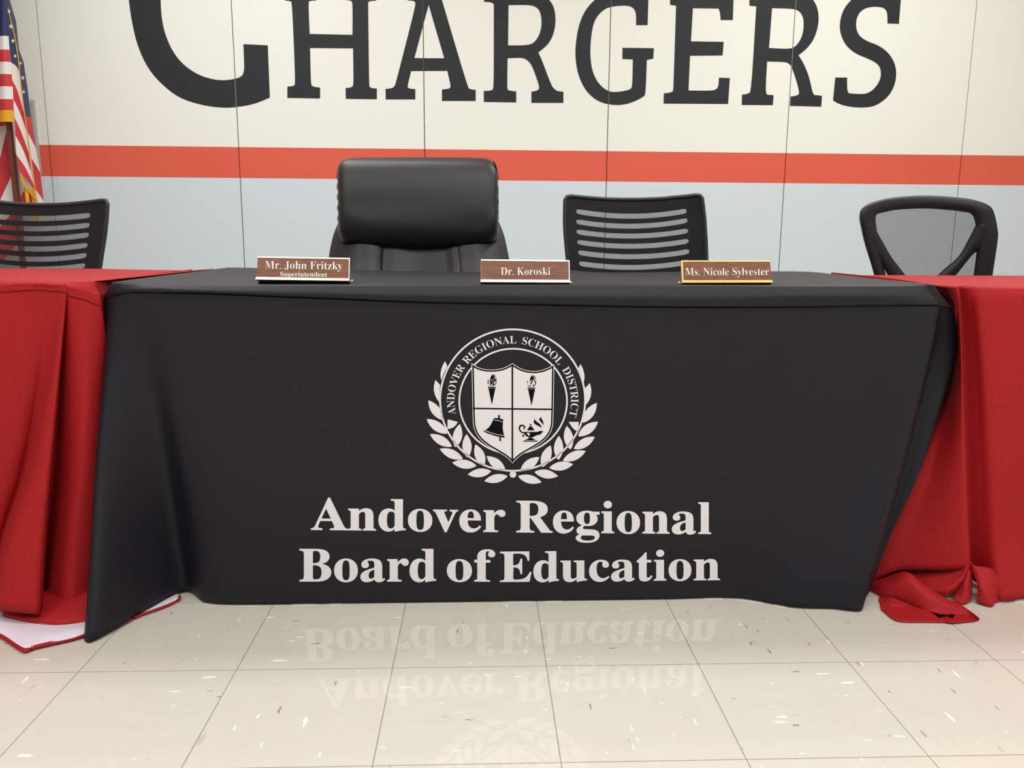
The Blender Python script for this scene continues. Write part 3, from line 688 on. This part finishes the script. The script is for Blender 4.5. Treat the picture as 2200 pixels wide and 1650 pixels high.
# slotted mesh chairs
def slot_chair(label, lx, rx, topy, slots, bottom, Yc, curve, skew=0.0):
    # lx, rx: (y -> x) edge points; topy: list of (u, y); slots: list of (y left, y mid, y right, half height)
    def ip(tab, s):
        for (a, b), (c, d) in zip(tab, tab[1:]):
            if s <= c: return b+(d-b)*max(0, (s-a))/(c-a)
        return tab[-1][1]
    xc = (lx[0][1]+rx[0][1])/2
    t = thing('office_chair', label, 'chair', (W(xc, 500, Yc).x, Yc-.22, 0), 'chairs behind the tables')
    chair_base(t, t.location.x, Yc-.24, m_plastic, .24, .23, .47)
    n = 48
    def at(u, y, dy=0):
        X = ip(lx, y)+(ip(rx, y)-ip(lx, y))*u
        return W(X, y, Yc+curve*(1-(2*u-1)**2)+skew*(u-.5)+dy)
    lines = []
    qq = lambda l, m_, r, u: l*(1-u)*(1-2*u)+4*m_*u*(1-u)+r*u*(2*u-1)
    topl = [qq(topy[0], topy[1], topy[2], i/n) for i in range(n+1)]
    rnd = lambda u, r=.05: (r - math.sqrt(max(0, r*r-max(0, r-min(u, 1-u))**2)))/r
    lines.append([y+9*rnd(i/n, .045) for i, y in enumerate(topl)]); lines.append([y+6 for y in topl])
    kinds = ['solid', 'solid']
    u0, u1 = .075, .885
    for (l, m_, r, h) in slots:
        for s in (-1, 1):
            row = []
            for i in range(n+1):
                u = i/n; c = min(1, max(0, (u-u0)/(u1-u0))); e = min(c, 1-c)*(u1-u0)
                hh = h*(.35+.65*min(1, e/.03))
                row.append(qq(l, m_, r, c)+s*hh)
            lines.append(row); kinds.append('slot' if s < 0 else 'solid')
    lines.append([bottom]*(n+1))
    bs, bn = bmesh.new(), bmesh.new()
    grid = [[at(i/n, y) for i, y in enumerate(row)] for row in lines]
    for j in range(len(lines)-1):
        for i in range(n):
            u = (i+.5)/n; q = [grid[j][i], grid[j][i+1], grid[j+1][i+1], grid[j+1][i]]
            b = bn if (kinds[j] == 'slot' and u0 < u < u1) else bs
            b.faces.new([b.verts.new(p) for p in q])
    obj('backrest', bs, m_plastic, t, True, 0, weld=.0001)
    obj('mesh_panel', bn, m_mesh, t, True, 0, weld=.0001)
    bm = bmesh.new()
    path = [at(0, y) for y in range(int(bottom), int(topl[0]+14), -12)] + [at(0, topl[0]+10), at(.012, topl[0]+3)] + [at(.045+i/20*.91, topl[int((.045+i/20*.91)*n)]) for i in range(21)] + [at(.988, topl[-1]+3), at(1, topl[-1]+10)] + [at(1, y) for y in range(int(topl[-1]+16), int(bottom), 12)]
    add_tube(bm, path, .0065, 10); obj('back_frame', bm, m_frame, t, True)
    bm = bmesh.new(); p = at(.5, bottom-30); add_tube(bm, spline([p+Vector((0, .02, .02)), p+Vector((0, .05, -.08)), Vector((p.x, Yc+.02, .43)), Vector((p.x, Yc-.15, .425))], 6), .024, 10, flat=.6); obj('back_support', bm, m_plastic, t, True)
    return t
slot_chair('black mesh office chair with slotted back between the leather chair and the right-hand nameplate',
   [(418,1214),(470,1213),(500,1214),(556,1219),(700,1228)], [(418,1508),(470,1514),(520,1517),(560,1518.5),(700,1516)], (419.5, 428.5, 416.5),
   [(453.5,464.5,452.5,5.3),(475.5,486,472.8,5.2),(497.3,507.2,495,5.2),(519.6,529,517,5.2),(542,551.5,539.5,5.3),(565.5,574.5,562,5.3),(588,597,585,5.3)], 690, 2.86, .045)
slot_chair('black mesh office chair with slotted back in front of the flag',
   [(420,-66),(470,-62),(500,-58),(575,-46),(700,-30)], [(420,232),(470,229.5),(500,226.5),(575,215),(700,196)], (424, 440, 427.5),
   [(461,469.5,462,5.5),(483,491.5,483,5.4),(504,513,504,5.4),(525,535,526,5.4),(547,557,548,5.4),(568,578,570,5.4),(590,600,591,5.4)], 690, 2.84, .05, -.03)

# rounded mesh chair
zz = lambda pts: [(1700+x/4.4, 380+y/4.4) for x, y in pts]
RY = 2.9
rc = thing('office_chair', 'black mesh office chair with a rounded back and V-shaped braces behind the right red table', 'chair', (W(1995, 520, RY).x, 2.66, 0), 'chairs behind the tables')
chair_base(rc, rc.location.x, 2.64, m_plastic, .25, .23, .47)
xm = 1995
def rb(x, y, dy=0): return W(x, y, RY+.06*(1-((x-xm)/150)**2)-.02+dy)
outer = zz([(905,1500),(850,1200),(780,915),(700,640),(665,480),(652,380),(680,290),(800,235),(1000,200),(1250,188),(1500,200),(1700,225),(1850,275),(1905,340),(1940,500),(1940,600),(1890,930),(1850,1200),(1800,1500)])
inner = zz([(985,1500),(930,1200),(868,915),(810,640),(785,480),(778,400),(795,348),(880,322),(1000,300),(1250,288),(1500,302),(1625,318),(1690,332),(1732,380),(1758,500),(1770,620),(1732,930),(1700,1200),(1670,1500)])
def band(a, b, n=5, th=.016, name='back_frame', parent=rc):
    A = spline([Vector(p) for p in a], n); B = spline([Vector(p) for p in b], n); bm = bmesh.new(); g_ = []
    for q, d in ((0, 0), (.25, -.006), (.5, -.008), (.75, -.006), (1, 0)):
        g_.append([rb(*(p.lerp(r_, q)), d) for p, r_ in zip(A, B)])
    add_grid(bm, g_); return obj(name, bm, m_plastic, parent, True, th)
band(outer, inner)
band(zz([(735,390),(790,520),(840,610),(930,765),(1050,920),(1160,1060),(1240,1180)]), zz([(690,500),(765,690),(838,800),(880,870),(940,965),(1050,1120),(1140,1240)]), name='back_brace')
band(zz([(1790,390),(1722,520),(1688,588),(1590,765),(1400,925),(1280,1060),(1200,1180)]), zz([(1860,500),(1800,650),(1745,695),(1690,735),(1535,930),(1400,1080),(1290,1240)]), name='back_brace')
bm = bmesh.new()
A = spline([Vector(p) for p in outer], 4); half = len(A)//2
lf = [A[i] for i in range(half+1)]; rt_ = [A[-1-i] for i in range(half+1)]; g_ = []
for a, b in zip(lf, rt_):
    a2, b2 = a.lerp(b, .03), a.lerp(b, .97); g_.append([rb(*(a2.lerp(b2, k/16)), .004) for k in range(17)])
g_[-1] = [p.copy() for p in g_[-2]]
add_grid(bm, g_[:-1]); obj('mesh_panel', bm, m_mesh2, rc, True)
bm = bmesh.new(); p = rb(1995, 690); add_tube(bm, spline([p+Vector((0, .03, .08)), p+Vector((0, .05, -.02)), Vector((p.x, RY+.03, .43)), Vector((p.x, RY-.15, .425))], 6), .026, 10, flat=.6); obj('back_support', bm, m_plastic, rc, True)

# ------------------------------------------------------------------ flag
FY = 5.30
base_p = W(28, 350, FY)
ft = thing('flag', 'draped striped flag with gold fringe on a brown pole at the left wall edge', 'flag', (base_p.x, FY, 0))
bm = bmesh.new(); add_tube(bm, [Vector((base_p.x, FY, .03)), Vector((base_p.x, FY, 2.75))], .018, 12); obj('pole', bm, m_pole, ft, True)
bm = bmesh.new(); add_tube(bm, [Vector((base_p.x, FY, z)) for z in (0, .02, .05, .09)], [.15, .15, .09, .03], 24); obj('base', bm, m_gold, ft)
zf = 1/3.587
def fp(x, y, dy=0): return W(x*zf, y*zf, FY+dy)
bm = bmesh.new()
def quadband(tl, bl, tr, br, mi, n=5, bow=0.0):     # rows of points left edge / right edge, each (x, y, depth)
    a = spline([Vector(p) for p in tl], 3) if len(tl) > 1 else [Vector(tl[0])]
    b = spline([Vector(p) for p in bl], 3) if len(bl) > 1 else [Vector(bl[0])]
    add_grid(bm, [[fp(p.x, p.y, p.z) for p in a], [fp(*((p+q)/2)) for p, q in zip(a, b)], [fp(p.x, p.y, p.z) for p in b]], mi)
# front fold: level stripes; columns carry the fold depths
ax = [(-420, -.02), (-330, -.12), (-230, -.04), (-140, -.13), (-60, -.05), (20, -.12), (1, -.09)]
def arow(y, right): return [(x, y+4*math.sin(i*2), d) for i, (x, d) in enumerate(ax[:-1])] + [(right, y, -.09)]
ys = [(-900, 25), (-400, 30), (0, 48), (140, 55), (278, 66), (383, 74), (478, 82), (572, 90), (667, 98), (765, 102), (850, 104)]
col = [2, 2, 2, 2, 1, 0, 1, 0, 1, 0]
for (y0, r0), (y1, r1), c in zip(ys, ys[1:], col): quadband(arow(y0, r0), arow(y1, r1), 0, 0, c)
# side fold
def brow(l, m_, r): return [(l[0], l[1], -.088), (m_[0], m_[1], -.05), (r[0], r[1], -.02)]
B = [brow((25,-900),(40,-900),(50,-900)), brow((45,0),(60,0),(70,5)), brow((62,250),(90,270),(112,290)), brow((84,480),(125,510),(150,560)), brow((92,615),(135,700),(190,890)), brow((103,765),(150,860),(203,1005)), brow((112,905),(165,1020),(222,1180)), brow((120,1045),(180,1160),(240,1320)), brow((128,1195),(195,1290),(268,1440)), brow((150,1320),(215,1400),(275,1480))]
for a, b, c in zip(B, B[1:], [2, 2, 2, 1, 0, 1, 0, 1, 0]): quadband(a, b, 0, 0, c)
def crow(l, r): return [(l[0], l[1], -.025), ((l[0]+r[0])/2, (l[1]+r[1])/2, .02), (r[0], r[1], .07)]
Cc = [crow((30,-900),(60,-900)), crow((50,-10),(75,0)), crow((100,200),(125,170)), crow((115,300),(146,380)), crow((150,560),(182,480)), crow((165,700),(215,700)), crow((188,850),(233,865)), crow((196,900),(240,895)), crow((203,1000),(276,1140)), crow((238,1210),(310,1330)), crow((275,1460),(337,1550)), crow((290,1560),(350,1650))]
for a, b, c in zip(Cc, Cc[1:], [2, 2, 2, 2, 2, 2, 2, 0, 1, 0, 1]): quadband(a, b, 0, 0, c)
# the fold behind the pole
D = [[(-420,900,.05),(-200,920,.08),(-60,930,.03),(110,940,.08)], [(-420,1000,.05),(-200,1010,.08),(-60,990,.03),(60,960,.08)], [(-420,1300,.05),(-200,1320,.08),(-60,1400,.03),(50,1010,.08)], [(-420,1500,.05),(-200,1560,.08),(-60,1640,.03),(85,1360,.08)], [(-420,1800,.05),(-200,1800,.08),(-60,1800,.03),(160,1560,.08)], [(-420,2100,.05),(-200,2100,.08),(-60,2100,.03),(190,1800,.08)]]
for a, b, c in zip(D, D[1:], [0, 1, 0, 1, 0]): quadband(a, b, 0, 0, c)
quadband([(85,1100,.04),(130,1200,.02),(200,1350,.0)], [(100,1560,.05),(145,1640,.03),(230,1640,.0)], 0, 0, 1)
quadband([(150,1530,.0),(185,1470,-.01),(215,1440,-.015)], [(150,1640,.0),(185,1640,-.01),(290,1640,-.015)], 0, 0, 0)
# stars
for sx, sy, r_, rot_, dy in ((70,88,17,.1,-.06),(84,203,21,.05,-.06),(100,315,20,.1,-.055),(117,432,17,.15,-.045),(157,487,16,.3,.01),(175,600,19,.2,.01),(183,708,17,.3,.01),(30,-60,20,0,-.07),(55,-160,20,.1,-.07)):
    pts = []
    for k in range(10):
        a_ = R(-90+36*k)+rot_; q = r_*(1 if k % 2 == 0 else .42); pts.append((sx+q*math.cos(a_)*.85, sy+q*math.sin(a_)))
    add_poly(bm, [pts], lambda x, y: fp(x, y, dy-.035), 1)
obj('flag_cloth', bm, [m_fred, m_fwhite, m_fblue], ft, True)
bm = bmesh.new()
quadband([(x, y-0, d-.004) for x, y, d in arow(850, 104)], [(x, y, d-.006) for x, y, d in arow(940, 106)], 0, 0, 0)
quadband([(150,1315,-.09),(190,1400,-.06),(232,1470,-.03)], [(165,1400,-.09),(215,1470,-.06),(288,1560,-.03)], 0, 0, 0)
quadband([(232,1470,-.03),(262,1445,-.03)], [(270,1700,-.03),(300,1700,-.03)], 0, 0, 0)
add_tube(bm, spline([fp(x, y, -.06) for x, y in ((45,0),(112,280),(140,450),(160,650),(190,880),(215,1060),(240,1230),(262,1400),(290,1570))], 4), .003, 6)
obj('fringe', bm, m_fringe, ft, True)
bm = bmesh.new(); add_tube(bm, spline([fp(x, y, -.05) for x, y in ((203,1450),(208,1500),(214,1560),(220,1650))], 4), [.012]*13, 8); obj('tassel', bm, m_fringe, ft, True)
